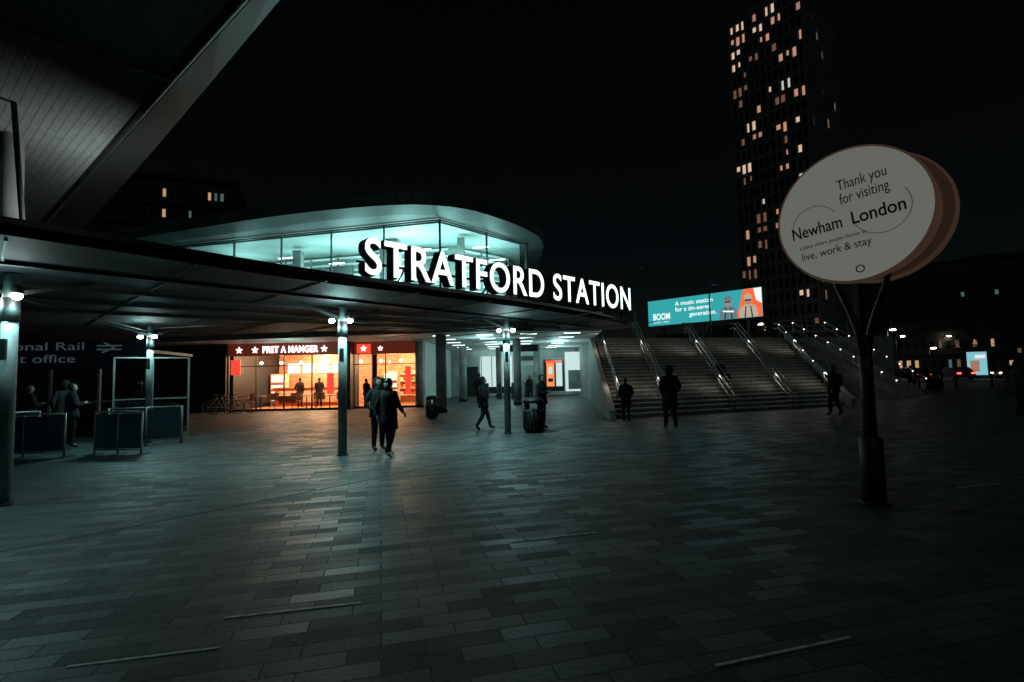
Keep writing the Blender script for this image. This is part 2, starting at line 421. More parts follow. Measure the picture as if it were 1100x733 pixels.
b.box((.6,39.7,2.9),(3.0,.2,.35),M_dark); b.box((.4,30,3.2),(2.2,.12,.4),M_dark)
for k in range(5): b.box((-1.8+k*.9,35.5,.55),(.22,1.1,1.1),M_dark)
b.build('ticket_hall_panels',st)

# ------------------------------------------------------------ sandwich shop
sh=empty('sandwich_shop')
M_bk=brick_mat('shop_orange_brick',(.62,.16,.07),(.82,.3,.15),(.6,.5,.4),.25,.09,.01,rough=(.4,.6),axis='XZ')
M_wood=mat('shop_wood',(.4,.2,.1),.5,var=.3,vscale=6)
M_cream=mat('shop_cream',(.72,.55,.4),.6); M_rt=mat('shop_red_tile',(.6,.12,.05),.4,var=.2,vscale=4)
b=MB()
b.box((-12.2,33.5,1.75),(6.0,.2,3.4),M_bk); b.box((-7,33.6,1.75),(3.7,.2,3.4),M_bk)
b.box((-10.2,31,.012),(10,5.2,.02),M_wood); b.box((-10.2,30.8,3.45),(9.9,5.3,.1),M_cream)
b.box((-12.4,31.6,.55),(4.2,.7,1.1),M_rt); b.box((-12.4,31.6,1.13),(4.4,.85,.06),M_wood); b.box((-12.4,31.2,.6),(3.6,.05,.7),M_cream)
M_menu=emis('menu_board_glow',(1,.82,.64),3)
for k in range(5): 
    b.box((-14.2+k*.95,33.3,2.35),(.75,.06,.6),M_menu)
    for r_ in range(4): b.box((-14.25+k*.95,33.26,2.15+r_*.13),(.5,.02,.04),M_dark)
for z in (.5,.95,1.4,1.85): 
    b.box((-7,33.2,z),(3.0,.4,.05),M_cream)
    for k in range(14): b.box((-8.35+k*.2,33.1,z+.13),(.13,.13,.2),random.choice([mat('pk_red',(.6,.05,.03)),mat('pk_green',(.1,.35,.1)),mat('pk_white',(.8,.75,.65)),mat('pk_yellow',(.8,.45,.08))]))
for k in range(4):
    b.box((-14.2+k*1.3,28.9,.74),(.6,.6,.04),M_wood); b.tube([(-14.2+k*1.3,28.9,0),(-14.2+k*1.3,28.9,.74)],.03,M_dark,8)
    for s in(-.5,.5): b.box((-14.2+k*1.3+s,28.9,.45),(.36,.36,.04),M_wood); b.box((-14.2+k*1.3+s,29.07,.7),(.36,.03,.4),M_wood); b.tube([(-14.2+k*1.3+s,28.9,0),(-14.2+k*1.3+s,28.9,.45)],.02,M_dark,6)
M_fr=emis('fridge_glow',(1,.75,.55),1.8)
for x,y in((-7.2,30.5),(-10.0,31.2),(-14.7,32.4)):
    b.box((x,y,1.0),(.9,.6,2.0),M_cream); b.box((x,y-.32,1.1),(.75,.03,1.6),M_fr)
    for z in(.6,1.0,1.4): b.box((x,y-.35,z),(.75,.03,.16),M_rt)
M_pend=emis('pendant_glow',(1,.75,.5),28)
for k in range(8):
    x=-14.5+k*1.15; b.tube([(x,29.6,3.4),(x,29.6,2.7)],.01,M_dark,5); b.ell((x,29.6,2.62),(.08,.08,.08),M_pend,10,6)
for k in range(5): b.box((-14+k*1.2,31.2,3.38),(.9,.12,.03),M_pend)
b.build('shop_interior',sh)
b=MB(); g=MB()
M_fm=mat('shop_fascia_maroon',(.12,.02,.015),.5,0,(1,.14,.06),.07,var=.2,vscale=3)  # slight red glow put into the board's own colour
for x0,x1,y in [(-15.2,-9.25,27.45),(-8.65,-5.25,28.05)]:
    b.box(((x0+x1)/2,y,3.28),(x1-x0,.18,.66),M_fm)
    b.box(((x0+x1)/2,y,.06),(x1-x0,.12,.12),M_dark)
    k=int((x1-x0)/1.4)
    for j in range(k+1):
        b.box((x0+(x1-x0)*j/k,y,1.5),(.045,.1,3.0),M_dark)
    b.box(((x0+x1)/2,y,2.4),(x1-x0,.06,.04),M_dark)
    g.poly([(x0,y,.1),(x1,y,.1),(x1,y,2.95),(x0,y,2.95)],M_glass)
b.box((-14.75,27.3,2.35),(.5,.06,.8),M_red); b.box((-9.7,27.3,1.4),(.35,.05,1.1),M_red); b.box((-8.1,27.9,3.25),(.75,.06,.5),M_red)
b.box((-5.7,27.95,1.5),(.3,.05,1.5),M_red); b.box((-12.0,27.36,.6),(1.0,.03,.35),M_rt)
b.build('shop_front',sh); g.build('shop_glass',sh)
M_neon=emis('neon_cream',(1,.85,.75),4)
def star(b,x,y,z,r,m):
    pts=[(x+math.sin(k*math.pi/5)*(r if k%2==0 else r*.42),y,z+math.cos(k*math.pi/5)*(r if k%2==0 else r*.42)) for k in range(10)]
    b.poly(pts[::-1],m)
text('shop_name','PRET A MANGER',M_neon,sh,(-13.35,27.32,3.1),RX,size=.5,width=2.95,ext=.02,off=.006,spacing=1.08)
b=MB()
for x in (-13.75,-10.05,-14.6): star(b,x,27.33,3.26,.2,M_neon)
star(b,-8.1,27.85,3.25,.18,M_neon); star(b,-7.2,27.93,3.25,.16,M_neon)
b.build('neon_stars',sh)
for (x,y,p) in [(-13.5,30.2,190),(-11,30.2,190),(-12.3,32.4,150),(-7,30,170),(-7,32.2,90)]:
    light('shop_light','POINT',(x,y,2.7),p*2.0,(1,.5,.26),sh,.3)

# ------------------------------------------------------------ stairs
sp=empty('grand_staircase')
A0=Vector((3.74,18.7));A1=Vector((4.75,29.2));B0=Vector((14.3,22.5));B1=Vector((17,32.2))
N=23;H=3.6
M_step=mat('stair_granite',(.22,.22,.21),.7,var=.3,vscale=1.5,bump=.2,bscale=30)
M_nose=mat('stair_nosing_pale',(.44,.43,.38),.7,var=.4,vscale=9)
M_riser=mat('stair_riser',(.16,.16,.145),.75,var=.45,vscale=2.5,bump=.2,bscale=20)
b=MB()
for i in range(N):
    t0,t1=i/N,(i+1)/N; z0,z1=H*i/N,H*(i+1)/N; zm=z1-.04
    a,c=A0.lerp(A1,t0),B0.lerp(B1,t0); a2,c2=A0.lerp(A1,t1),B0.lerp(B1,t1)
    b.poly([(*a,z0),(*c,z0),(*c,zm),(*a,zm)],M_riser)
    b.poly([(*a,zm),(*c,zm),(*c,z1),(*a,z1)],M_nose)
    tn=.14; an,cn=a.lerp(a2,tn),c.lerp(c2,tn)
    b.poly([(*a,z1),(*c,z1),(*cn,z1),(*an,z1)],M_nose)
    b.poly([(*an,z1),(*cn,z1),(*c2,z1),(*a2,z1)],M_step)
b.build('steps',sp)
b=MB(); b.prism([(4.78,29.25),(17,32.25),(24,32.25),(30,70),(5.7,70)],0,H-.01,M_conc,mtop=M_step); b.build('upper_deck',sp)
b=MB(); M_fw=mat('flank_wall_render',(.17,.19,.185),.7,var=.3,vscale=1.5)
for a,c,s in ((A0,A1,-1),(B0,B1,1)):
    p0,p1=a+Vector((s*.14,0)),c+Vector((s*.14,0)); q0,q1=a+Vector((s*.34,0)),c+Vector((s*.34,0))
    ex=Vector((0,-.5))
    b.poly([(*(q0+ex),0),(*q1,0),(*q1,H+.25),(*(q0+ex),.35)],M_fw); b.poly([(*(p0+ex),.35),(*p1,H+.25),(*p1,0),(*(p0+ex),0)],M_conc)
    b.poly([(*(p0+ex),.35),(*(q0+ex),.35),(*q1,H+.25),(*p1,H+.25)],M_nose); b.poly([(*(p0+ex),0),(*(q0+ex),0),(*(q0+ex),.35),(*(p0+ex),.35)],M_conc)
b.box((5.2,35.4,1.78),(.3,12.4,3.56),M_fw,-.05)
b.build('flank_walls',sp)
M_rl=emis('handrail_light',(1,.9,.75),4.5)
b=MB(); RLP=[]
def rail(t,dbl=True):
    p,q=A0.lerp(B0,t),A1.lerp(B1,t)
    offs=(-.12,.12) if dbl else (0,)
    for o in offs:
        for h in (.95,.65):
            b.tube([(p.x+o,p.y-.35,h-.05),(p.x+o,p.y,h),(q.x+o,q.y,H+h),(q.x+o,q.y+.6,H+h)],.026,M_steel,8)
        for k in range(7):
            u=k/6; r=p.lerp(q,u); b.tube([(r.x+o,r.y,H*u),(r.x+o,r.y,H*u+.95)],.02,M_steel,6)
            if o<=0:
                b.box((r.x+o,r.y-.035,H*u+.85),(.05,.03,.03),M_rl if t>.9 else M_dark)
                if k in(1,4): RLP.append((r.x+o-.15,r.y-.25,H*u+.85))
rail(.02,False); rail(.2); rail(.47); rail(.74); rail(.985,False)
for (p,q) in [((17,32.3),(24,32.3)),((4.9,29.4),(5.9,60))]:
    p=Vector(p);q=Vector(q);L=(q-p).length;k=int(L/1.4)
    for h in (1.1,.75,.4): b.tube([(*p,H+h),(*q,H+h)],.02,M_steel,6)
    for j in range(k+1): r=p.lerp(q,j/k); b.tube([(*r,H),(*r,H+1.1)],.025,M_steel,6)
b.build('handrails',sp)
for q in RLP: light('stair_fill_light','POINT',q,6.5,(1,.92,.8),sp,.06)  # fill lights added along the rails to brighten the steps
rp=empty('side_ramp')
b=MB()
b.poly([(17.6,32,H-.02),(19.8,32.3,H-.02),(24.5,30.5,.02),(20.5,27.5,.02)],M_step)
b.poly([(17.6,32,H-.02),(20.5,27.5,.02),(20.5,27.5,0),(17.6,32,0)],M_conc)
b.poly([(17.6,32,H-.02),(19.8,32.3,H-.02),(19.8,32.3,0),(17.6,32,0)],M_conc)
for s0,s1 in [((17.6,32),(20.5,27.5)),((19.8,32.3),(24.5,30.5))]:
    p=Vector(s0);q=Vector(s1)
    for h in (1.0,.6): b.tube([(*p,H+h),(*q,h)],.025,M_steel,6)
    for j in range(9): u=j/8; r=p.lerp(q,u); b.tube([(*r,H*(1-u)),(*r,H*(1-u)+1.0)],.022,M_steel,6); b.box((r.x,r.y-.04,H*(1-u)+.93),(.06,.03,.035),M_rl)
b.build('ramp',rp)
light('ramp_lamp','POINT',(19.6,28.2,2.2),8,(1,.9,.75),rp,.05)

# ------------------------------------------------------------ billboard
BL=Vector((12.1,45.0));BR=Vector((18.75,38.0)); ba=math.atan2(BR.y-BL.y,BR.x-BL.x); BWD=(BR-BL).length
bb=empty('led_billboard',(BL.x,BL.y,0),ba)
BH=2.2; z0=5.62
M_scr=emis('screen_teal',(.035,.42,.44),.9); M_scw=emis('screen_white',(.85,1,1),1.1); M_sor=emis('screen_orange',(1,.14,.035),1.0)
M_sgr=emis('screen_greyblue',(.14,.22,.25),.9); M_sdk=emis('screen_dark',(.02,.05,.06),.7); M_skin=emis('screen_skin',(.6,.33,.25),.7); M_sye=emis('screen_beige',(.6,.5,.38),.8)
b=MB()
b.box((BWD/2,.15,z0+BH/2),(BWD+.15,.28,BH+.15),M_dark)
b.box((BWD/2,0,z0+BH/2),(BWD,.03,BH),M_scr)
def fl(pts,m,d=.0): b.poly([(px,-.02-d,z0+pz) for px,pz in pts],m)
W0=BWD
fl([(W0*.80,0.02),(W0-.02,0.02),(W0-.02,BH-.02),(W0*.86,BH-.02)],M_sor,.01)
fl([(W0*.955,1.3),(W0-.02,1.0),(W0-.02,BH-.02),(W0*.94,BH-.02)],M_scw,.015)
def figure(cx,s,mh,mb,mhat):
    fl([(cx-.62*s,.02),(cx+.62*s,.02),(cx+.6*s,.55*s),(cx+.42*s,.82*s),(cx+.14*s,.95*s),(cx-.14*s,.95*s),(cx-.42*s,.82*s),(cx-.6*s,.55*s)],mb,.02)
    fl([(cx-.3*s,.02),(cx-.2*s,.8*s),(cx-.12*s,.8*s),(cx-.2*s,.02)],M_sdk,.025); fl([(cx+.3*s,.02),(cx+.2*s,.8*s),(cx+.12*s,.8*s),(cx+.2*s,.02)],M_sdk,.025)
    fl([(cx+.24*s*math.cos(t*math.pi/8),1.2*s+.32*s*math.sin(t*math.pi/8)) for t in range(16)],mh,.03)
    fl([(cx-.28*s,1.28*s),(cx+.28*s,1.28*s),(cx+.25*s,1.52*s),(cx+.1*s,1.66*s),(cx-.1*s,1.66*s),(cx-.25*s,1.52*s)],mhat,.04)
    fl([(cx-.22*s,1.15*s),(cx+.22*s,1.15*s),(cx+.2*s,1.26*s),(cx-.2*s,1.26*s)],M_sdk,.05)
figure(W0*.735,1.12,M_skin,M_sgr,M_sgr); figure(W0*.895,1.1,M_skin,M_sye,M_sye)
fl([(W0*.69,.6),(W0*.78,.5),(W0*.78,.62),(W0*.69,.72)],M_scw,.03)
b.build('screen_panel',bb)
text('slogan','A music station',M_scw,bb,(W0*.27,-.06,z0+1.55),RX,size=.5,width=3.3,off=.006)
text('slogan','for a tin-eared',M_scw,bb,(W0*.27,-.06,z0+1.05),RX,size=.5,width=3.1,off=.006)
text('slogan','generation.',M_scw,bb,(W0*.40,-.06,z0+.55),RX,size=.5,width=2.3,off=.006)
text('channel_name','BOOM',M_scw,bb,(W0*.05,-.06,z0+.5),RX,size=.75,width=1.6,off=.02)
text('channel_tag','RADIO  102.2',M_scw,bb,(W0*.05,-.06,z0+.2),RX,size=.2,width=1.5)
b=MB()
for x in (1.2,W0/2,W0-1.2): b.box((x,.35,(z0+H)/2+.2),(.22,.22,z0-H+.4),M_dark)
b.build('posts',bb)
light('screen_light','AREA',(W0/2,-.25,z0+BH/2),70,(.3,.9,.95),bb,W0,rot=(R(-90),0,0),sy=BH)

# ------------------------------------------------------------ tower
tw=empty('apartment_tower')
P=[Vector((55.5,122)),Vector((65.5,108)),Vector((83.4,125)),Vector((73.4,139))]
M_tw=mat('tower_cladding',(.17,.16,.15),.7,var=.2,vscale=.2); M_twg=mat('tower_glass',(.02,.025,.03),.15)
wm=[emis('window_amber',(1,.52,.30),.5),emis('window_peach',(1,.68,.50),.7),emis('window_cool',(.95,.9,.8),.6),emis('window_dim',(.9,.45,.28),.16),emis('window_pink',(1,.46,.38),.38)]
b=MB(); b.prism([tuple(p) for p in P],0,85.5,M_twg)
FH=3.2;NF=27
for fi,(p,q) in enumerate([(P[0],P[1]),(P[1],P[2])]):
    d=(q-p);L=d.length;d/=L;nr=Vector((d.y,-d.x)); a=math.atan2(d.y,d.x)
    NB=12 if fi==0 else 15; bw=L/NB
    for j in range(NB+1):
        c=p+d*(j*bw)+nr*.12; b.box((c.x,c.y,43),(.42 if j%3 else .62,.35,86),M_tw,a)
    for k in range(NF+1):
        c=(p+q)/2+nr*.10; b.box((c.x,c.y,k*FH),(L,.26,.95),M_tw,a)
    for k in range(NF):
        j=0
        while j<NB:
            pr=.32 if fi==0 else .05
            if fi==0 and k in(23,25): pr=.65
            if k<8: pr*=.4
            if random.random()<pr:
                m=random.choices(wm,[4,6,2,5,2])[0]; run=random.choice([1,1,2,2,3]) if fi==0 else 1
                for _ in range(run):
                    if j>=NB: break
                    wx=bw*random.choice([.3,.5,.62]); ox=random.uniform(-.08,.08)*bw
                    cx=p+d*((j+.5)*bw+ox)+nr*.04
                    hh=random.choice([1.1,1.6,2.1])
                    b.box((cx.x,cx.y,k*FH+.55+2.1-hh/2),(wx,.05,hh),m,a); j+=1
            j+=1
b.build('facade',tw)
b=MB(); pm=(P[0]+P[2])/2
b.box((pm.x-2,pm.y-4,87.5),(12,12,4),M_tw,.75)
b.build('roof_plant',tw)

# ------------------------------------------------------------ other buildings
def block(name,x,y,wd,dp,h,rz,fl_h,nb,p,mm,seed=1,lo=0,wgt=(5,4,2),ww=.4):
    rnd=random.Random(seed)
    e=empty(name,(x,y,0),rz); b=MB(); b.box((0,0,h/2),(wd,dp,h),mm)
    k=int(h/fl_h); bw=wd/nb
    pal=[emis('far_window_dim',(1,.6,.4),.10),emis('far_window_teal',(.4,.8,.8),.14),emis('far_window_warm',(1,.6,.3),.5)]
    for i in range(lo,k):
        b.box((0,-dp/2-.1,i*fl_h),(wd+.2,.3,.35),M_dark)
        for j in range(nb):
            m=M_twg if rnd.random()>p else rnd.choices(pal,wgt)[0]
            b.box((-wd/2+(j+.5)*bw,-dp/2-.03,i*fl_h+fl_h*.55),(bw*ww*rnd.uniform(.8,1.3),.1,fl_h*.38),m)
    b.box((0,-dp/2,h+.2),(wd+.6,.8,.5),M_dark)
    b.box((wd*.1,0,h+1.2),(wd*.3,dp*.5,2),mm)
    b.build('facade_and_windows',e); return e
M_bdk=mat('dark_brickwork',(.05,.05,.05),.8,var=.3,vscale=.3)
block('office_building',-60,88,24,14,35,.35,3.4,26,.16,M_bdk,3,wgt=(2,5,3))
block('office_building',150,165,60,20,34,-.5,3.6,30,.08,M_bdk,8)
block('shop_parade',78,104,30,12,8,-.45,3.6,24,.3,M_bdk,5,wgt=(3,2,4))
block('shop_parade',45,112,26,12,9,-.2,3.6,20,.3,M_bdk,6,wgt=(3,2,4))
random.seed(11)

# ------------------------------------------------------------ upper-left canopy (tall)
tc=empty('tall_leaf_canopy')
M_mem=brick_mat('canopy_membrane_panels',(.25,.268,.26),(.28,.30,.29),(.195,.21,.203),.45,.10,.010,rot=39,rough=(.5,.6),bumpd=.01,vary=(.7,1.2))
edge=smooth([(-.6,3.2),(-2.6,4.85),(-4.75,6.65),(-7.3,8.8),(-10.2,11.2),(-13.2,13.7),(-16,16)],1)
nn=len(edge); far=[(-9-i*1.05,-3+i*1.1) for i in range(nn)]
rows=[edge]
for k in range(1,9):
    t=k/8; rows.append([(e[0]*(1-t)+f[0]*t,e[1]*(1-t)+f[1]*t) for e,f in zip(edge,far)])
def zz(k): return 5.5+.9*math.sin(k/8*math.pi*.6)
fb=MB()
for k in range(8):
    for i in range(nn-1):
        fb.poly([(*rows[k][i],zz(k)),(*rows[k][i+1],zz(k)),(*rows[k+1][i+1],zz(k+1)),(*rows[k+1][i],zz(k+1))],M_mem,True)
fb.build('membrane',tc)
b=MB()
b.tube([(*p,5.5) for p in edge],.055,M_dark,8)
for i in range(nn-1):
    p,q=edge[i],edge[i+1]; w0=.10+.07*i; w1=.10+.07*(i+1)
    b.poly([(p[0]+.04,p[1]+.04,5.47),(q[0]+.04,q[1]+.04,5.47),(q[0]+.04+w1*.7,q[1]+.04+w1*.7,5.6),(p[0]+.04+w0*.7,p[1]+.04+w0*.7,5.6)],M_dark)
    b.poly([(p[0]+.04+w0*.7,p[1]+.04+w0*.7,5.6),(q[0]+.04+w1*.7,q[1]+.04+w1*.7,5.6),(q[0]+.04+w1*.7,q[1]+.04+w1*.7,5.75),(p[0]+.04+w0*.7,p[1]+.04+w0*.7,5.75)],M_dark)
b.tube([(*rows[k][4],zz(k)-.03) for k in range(9)],.02,M_col,6)
b.build('edge_beams',tc)
b=MB()
b.tube([(-7.9,8.0,3.6),(-8.0,8.0,9)],.13,M_conc,14); b.tube([(-7.3,7.6,3.6),(-7.0,7.0,5.9)],.035,M_dark,8)
b.box((-8.35,8.0,6.0),(.3,.2,4.8),M_dark)
b.build('mast',tc)
b=MB(); b.box((-6.2,8.2,3.72),(1.6,.2,.16),M_dark,R(30)); b.build('fill_light_housing',tc)  # housing added to go with the canopy fill light
light('canopy_fill_light','AREA',(-6.2,8.2,3.95),30,(.9,1,.95),tc,2.2,rot=(R(180-40),0,R(35)),sy=.3)  # light added to brighten the membrane from below

# ------------------------------------------------------------ round welcome sign
ws=empty('round_welcome_sign',(4.38,6.4,0),R(-48))
CZ=3.6
hd=empty('sign_head',(0,0,CZ),parent=ws,rot=(0,R(-6),0))
M_face=mat('sign_face_cream',(.50,.50,.45),.45,0,(.92,.93,.82),.13,var=.14,vscale=1.6,bump=.05,bscale=40)  # faint emission put into the face to raise its brightness
M_back=mat('sign_back',(.20,.13,.10),.5,0,(1,.55,.38),.014)  # slight warm glow put into back and rim; neither is a lamp
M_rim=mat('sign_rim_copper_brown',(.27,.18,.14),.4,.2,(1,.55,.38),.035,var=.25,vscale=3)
M_ink=mat('sign_ink',(.035,.045,.045),.6); M_inkr=mat('sign_ink_red',(.4,.1,.07),.6)
def disc(b,cx,cy,cz,r,th,seg=72,face=None):
    pts=[(cx+r*math.cos(2*math.pi*k/seg),cz+r*math.sin(2*math.pi*k/seg)) for k in range(seg)]
    b.poly([(x,cy-th/2,z) for x,z in pts],face or M_back); b.poly([(x,cy+th/2,z) for x,z in pts][::-1],M_back)
    e=th/2
    ring=[(r-.012,-e-.01),(r+.012,-e-.01),(r+.02,0),(r+.012,e+.01),(r-.012,e+.01)]
    for a in range(4):
        for k in range(seg):
            t0,t1=2*math.pi*k/seg,2*math.pi*(k+1)/seg
            (ra,ya),(rb,yb)=ring[a],ring[a+1]
            b.poly([(cx+ra*math.cos(t0),cy+ya,cz+ra*math.sin(t0)),(cx+ra*math.cos(t1),cy+ya,cz+ra*math.sin(t1)),(cx+rb*math.cos(t1),cy+yb,cz+rb*math.sin(t1)),(cx+rb*math.cos(t0),cy+yb,cz+rb*math.sin(t0))],M_rim,True)
b=MB()
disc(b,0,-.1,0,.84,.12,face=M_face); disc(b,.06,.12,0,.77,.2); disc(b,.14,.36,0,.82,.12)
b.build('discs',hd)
b=MB()
b.tube([(0,.1,0),(0,.1,.04)],.17,M_dark,18); b.tube([(0,.1,0),(0,.1,.80),(0,.1,.84)],[.13,.13,.08],M_dark,18)
b.tube([(0,.1,.8),(0,.1,2.1)],.075,M_dark,14)
for s,y in ((-1,.06),(1,.2)):
    b.tube([(0,y,1.85),(s*.05,y,2.15),(s*.14,y,2.45),(s*.24,y,2.72),(s*.30,y,2.95)],[.05,.045,.04,.035,.03],M_dark,10)
b.build('post_and_fork',ws)
yy=-.178
text('line','Thank you',M_ink,hd,(-.08,yy,.34),RX,size=.19,ext=.002,width=.52)
text('line','for visiting',M_ink,hd,(-.08,yy,.16),RX,size=.19,ext=.002,width=.52)
text('line','Newham',M_ink,hd,(-.69,yy,-.13),RX,size=.225,ext=.002,width=.58,off=.002)
text('line','London',M_ink,hd,(.0,yy,-.13),RX,size=.225,ext=.002,width=.55,off=.003)
text('line','a place where people choose to',M_ink,hd,(-.62,yy,-.28),RX,size=.07,ext=.002,width=.75)
text('line','live, work & stay',M_ink,hd,(-.62,yy,-.43),RX,size=.14,ext=.002,width=.78)
b=MB()
def arc(cx,cz,r,a0,a1,w,m,n=40):
    for k in range(n):
        t0=a0+(a1-a0)*k/n;t1=a0+(a1-a0)*(k+1)/n
        b.poly([(cx+r*math.cos(t0),yy,cz+r*math.sin(t0)),(cx+r*math.cos(t1),yy,cz+r*math.sin(t1)),(cx+(r+w)*math.cos(t1),yy,cz+(r+w)*math.sin(t1)),(cx+(r+w)*math.cos(t0),yy,cz+(r+w)*math.sin(t0))],m)
arc(-.40,-.02,.26,R(25),R(190),.007,M_ink); arc(.32,-.03,.30,R(-160),R(30),.007,M_ink)
arc(0,-.7,.035,0,2*math.pi,.015,M_inkr,16)
b.build('emblem',hd)

# ------------------------------------------------------------ people
M_sk=mat('skin',(.36,.22,.16),.5); M_hair=mat('hair_dark',(.015,.012,.01),.5); M_eye=mat('eye',(.02,.02,.02),.2); M_lip=mat('lips',(.25,.09,.08),.5)
M_shoeW=mat('white_trainers',(.8,.8,.78),.5); M_shoeB=mat('black_shoes',(.015,.015,.015),.4)
def cloth(n,c): return mat(n,c,.9,bump=.4,bscale=35,var=.2,vscale=10,spec=.2)
C_blk=cloth('black_coat',(.012,.012,.014)); C_navy=cloth('navy_jacket',(.013,.017,.026)); C_gry=cloth('grey_coat',(.03,.03,.032)); C_jean=cloth('dark_jeans',(.018,.022,.03)); C_brn=cloth('brown_coat',(.035,.025,.018)); C_tr=cloth('black_trousers',(.010,.010,.011))
def person(x,y,z=0,head=0,legs='stand',arms='down',jk=None,tr=None,h=1.72,coat=.85,hood=False,skin=None,shoe=None,bag=False,longhair=False,name='pedestrian',phone=False):
    jk=jk or C_blk; tr=tr or C_tr; skin=skin or M_sk; shoe=shoe or M_shoeB
    J={}
    J['pel']=(0,0,.95);J['wai']=(0,0,1.12);J['che']=(0,.005,1.30);J['nb']=(0,.01,1.455);J['nt']=(0,-.005,1.53)
    for s,n in((1,'L'),(-1,'R')):
        J['hip'+n]=(s*.095,0,.9);J['kn'+n]=(s*.10,-.015,.49);J['an'+n]=(s*.105,.02,.085);J['to'+n]=(s*.12,-.15,.035)
        J['sh'+n]=(s*.185,.01,1.41);J['el'+n]=(s*.245,.03,1.13);J['wr'+n]=(s*.25,-.04,.89)
    if legs=='walk':
        J['knL']=(.095,-.15,.52);J['anL']=(.095,-.24,.105);J['toL']=(.1,-.40,.08)
        J['knR']=(-.09,.03,.49);J['anR']=(-.09,.25,.15);J['toR']=(-.1,.13,.035)
    if legs=='step':
        J['knL']=(.095,-.09,.5);J['anL']=(.095,-.1,.09);J['toL']=(.1,-.26,.04)
        J['knR']=(-.09,.0,.49);J['anR']=(-.09,.17,.11);J['toR']=(-.1,.03,.035)
    dz=0
    if legs=='sit':
        dz=-.45
        for s,n in((1,'L'),(-1,'R')):
            J['kn'+n]=(s*.13,-.42,.98);J['an'+n]=(s*.12,-.40,.535);J['to'+n]=(s*.13,-.55,.485)
    if arms=='pocket':
        for s,n in((1,'L'),(-1,'R')): J['el'+n]=(s*.275,.08,1.14);J['wr'+n]=(s*.19,-.10,.97)
    if arms=='phone':
        for s,n in((1,'L'),(-1,'R')): J['el'+n]=(s*.24,-.02,1.14);J['wr'+n]=(s*.075,-.25,1.19)
    if arms=='swing':
        J['elL']=(.24,.12,1.15);J['wrL']=(.24,.10,.91);J['elR']=(-.24,-.05,1.14);J['wrR']=(-.23,-.22,.97)
    ed=[('pel','wai'),('wai','che'),('che','nb'),('nb','nt')]
    for n in 'LR': ed+=[('pel','hip'+n),('hip'+n,'kn'+n),('kn'+n,'an'+n),('an'+n,'to'+n),('che','sh'+n),('sh'+n,'el'+n),('el'+n,'wr'+n)]
    rad={'pel':(.16,.12),'wai':(.145,.11),'che':(.165,.12),'nb':(.07,.065),'nt':(.055,.055),'hip':(.11,.11),'kn':(.075,.078),'an':(.055,.055),'to':(.046,.036),'sh':(.085,.08),'el':(.064,.064),'wr':(.042,.038)}
    ks=list(J); me=bpy.data.meshes.new('sk'); me.from_pydata([J[k] for k in ks],[(ks.index(a),ks.index(c)) for a,c in ed],[])
    ob=bpy.data.objects.new('sk',me); COL.objects.link(ob)
    ob.modifiers.new('s','SKIN'); sd=ob.modifiers.new('ss','SUBSURF'); sd.levels=2; sd.render_levels=2
    for i,k in enumerate(ks):
        kk=k if k in rad else k[:-1]; me.skin_vertices[0].data[i].radius=rad[kk]; me.skin_vertices[0].data[i].use_root=(k=='pel')
    dg=bpy.context.evaluated_depsgraph_get(); ev=bpy.data.meshes.new_from_object(ob.evaluated_get(dg))
    b=MB()
    def segd(p,a,c):
        a=Vector(a);c=Vector(c);t=max(0,min(1,(p-a).dot(c-a)/(c-a).length_squared)); return (p-a.lerp(c,t)).length
    b.v+=[tuple(v.co) for v in ev.vertices]
    for pl in ev.polygons:
        c=Vector(pl.center); best=min(ed,key=lambda e:segd(c,J[e[0]],J[e[1]]))
        e1=best[1]
        m=jk
        if e1=='nt': m=skin
        elif e1[:2]=='to' : m=shoe
        elif e1[:2] in('kn','an') or e1[:3]=='hip': m=tr
        elif best[0]=='pel' and c.z<.97: m=tr
        if e1[:2]=='an' and c.z<J[e1][2]+.02 and legs!='sit': m=shoe
        b.f.append(list(pl.vertices)); b.m.append(b.mi(m)); b.sm.append(True)
    bpy.data.objects.remove(ob)
    if legs=='sit': coat=.93
    rings=[(0,.01,1.5,.065,.06),(0,.01,1.465,.13,.09),(0,.01,1.42,.2,.125),(0,.005,1.33,.22,.15),(0,0,1.2,.205,.15),(0,0,1.08,.195,.145),(0,0,.96,.21,.16)]
    if coat<.94: rings+=[(0,0,(.96+coat)/2,.215,.17),(0,0,coat,.22,.185)]
    b.loft(rings[::-1],jk,18)
    b.loft([(0,.0,1.455,.09,.09),(0,-.005,1.53,.08,.085)],jk,14)
    hz=1.625
    def fn(p,u):
        x,yy2,zc=p
        if u[2]<0: k=1+.28*u[2]; x=x*k; yy2=yy2-(.012*(-u[2]))
        return (x,yy2,zc)
    b.ell((0,-.01,hz),(.076,.096,.117),skin,16,12,fn)
    b.tube([(0,-.098,hz+.02),(0,-.118,hz-.018),(0,-.103,hz-.028)],[.008,.013,.009],skin,8)
    for s in(1,-1):
        b.ell((s*.03,-.093,hz+.012),(.013,.008,.008),M_eye,8,6); b.ell((s*.076,.0,hz),(.01,.02,.03),skin,8,6)
        b.box((s*.03,-.1,hz+.032),(.032,.006,.006),M_hair)
    b.box((0,-.1,hz-.055),(.04,.01,.01),M_lip)
    def hfn(p,u):
        x,y2,zc=p
        if u[1]<-.25 and u[2]<.45: y2=max(y2,-.03)
        return (x,y2,zc)
    b.ell((0,.008,hz+.022),(.088,.104,.110),M_hair,16,12,hfn)
    if longhair: b.loft([(0,.05,hz-.22,.08,.04),(0,.055,hz-.1,.09,.05),(0,.05,hz+.02,.085,.06)],M_hair,12)
    if hood:
        def h2(p,u):
            x,y2,zc=p
            if u[1]<-.2: y2=max(y2,-.045)
            return (x,y2,zc)
        b.ell((0,.02,hz+.0),(.11,.13,.15),jk,16,12,h2)
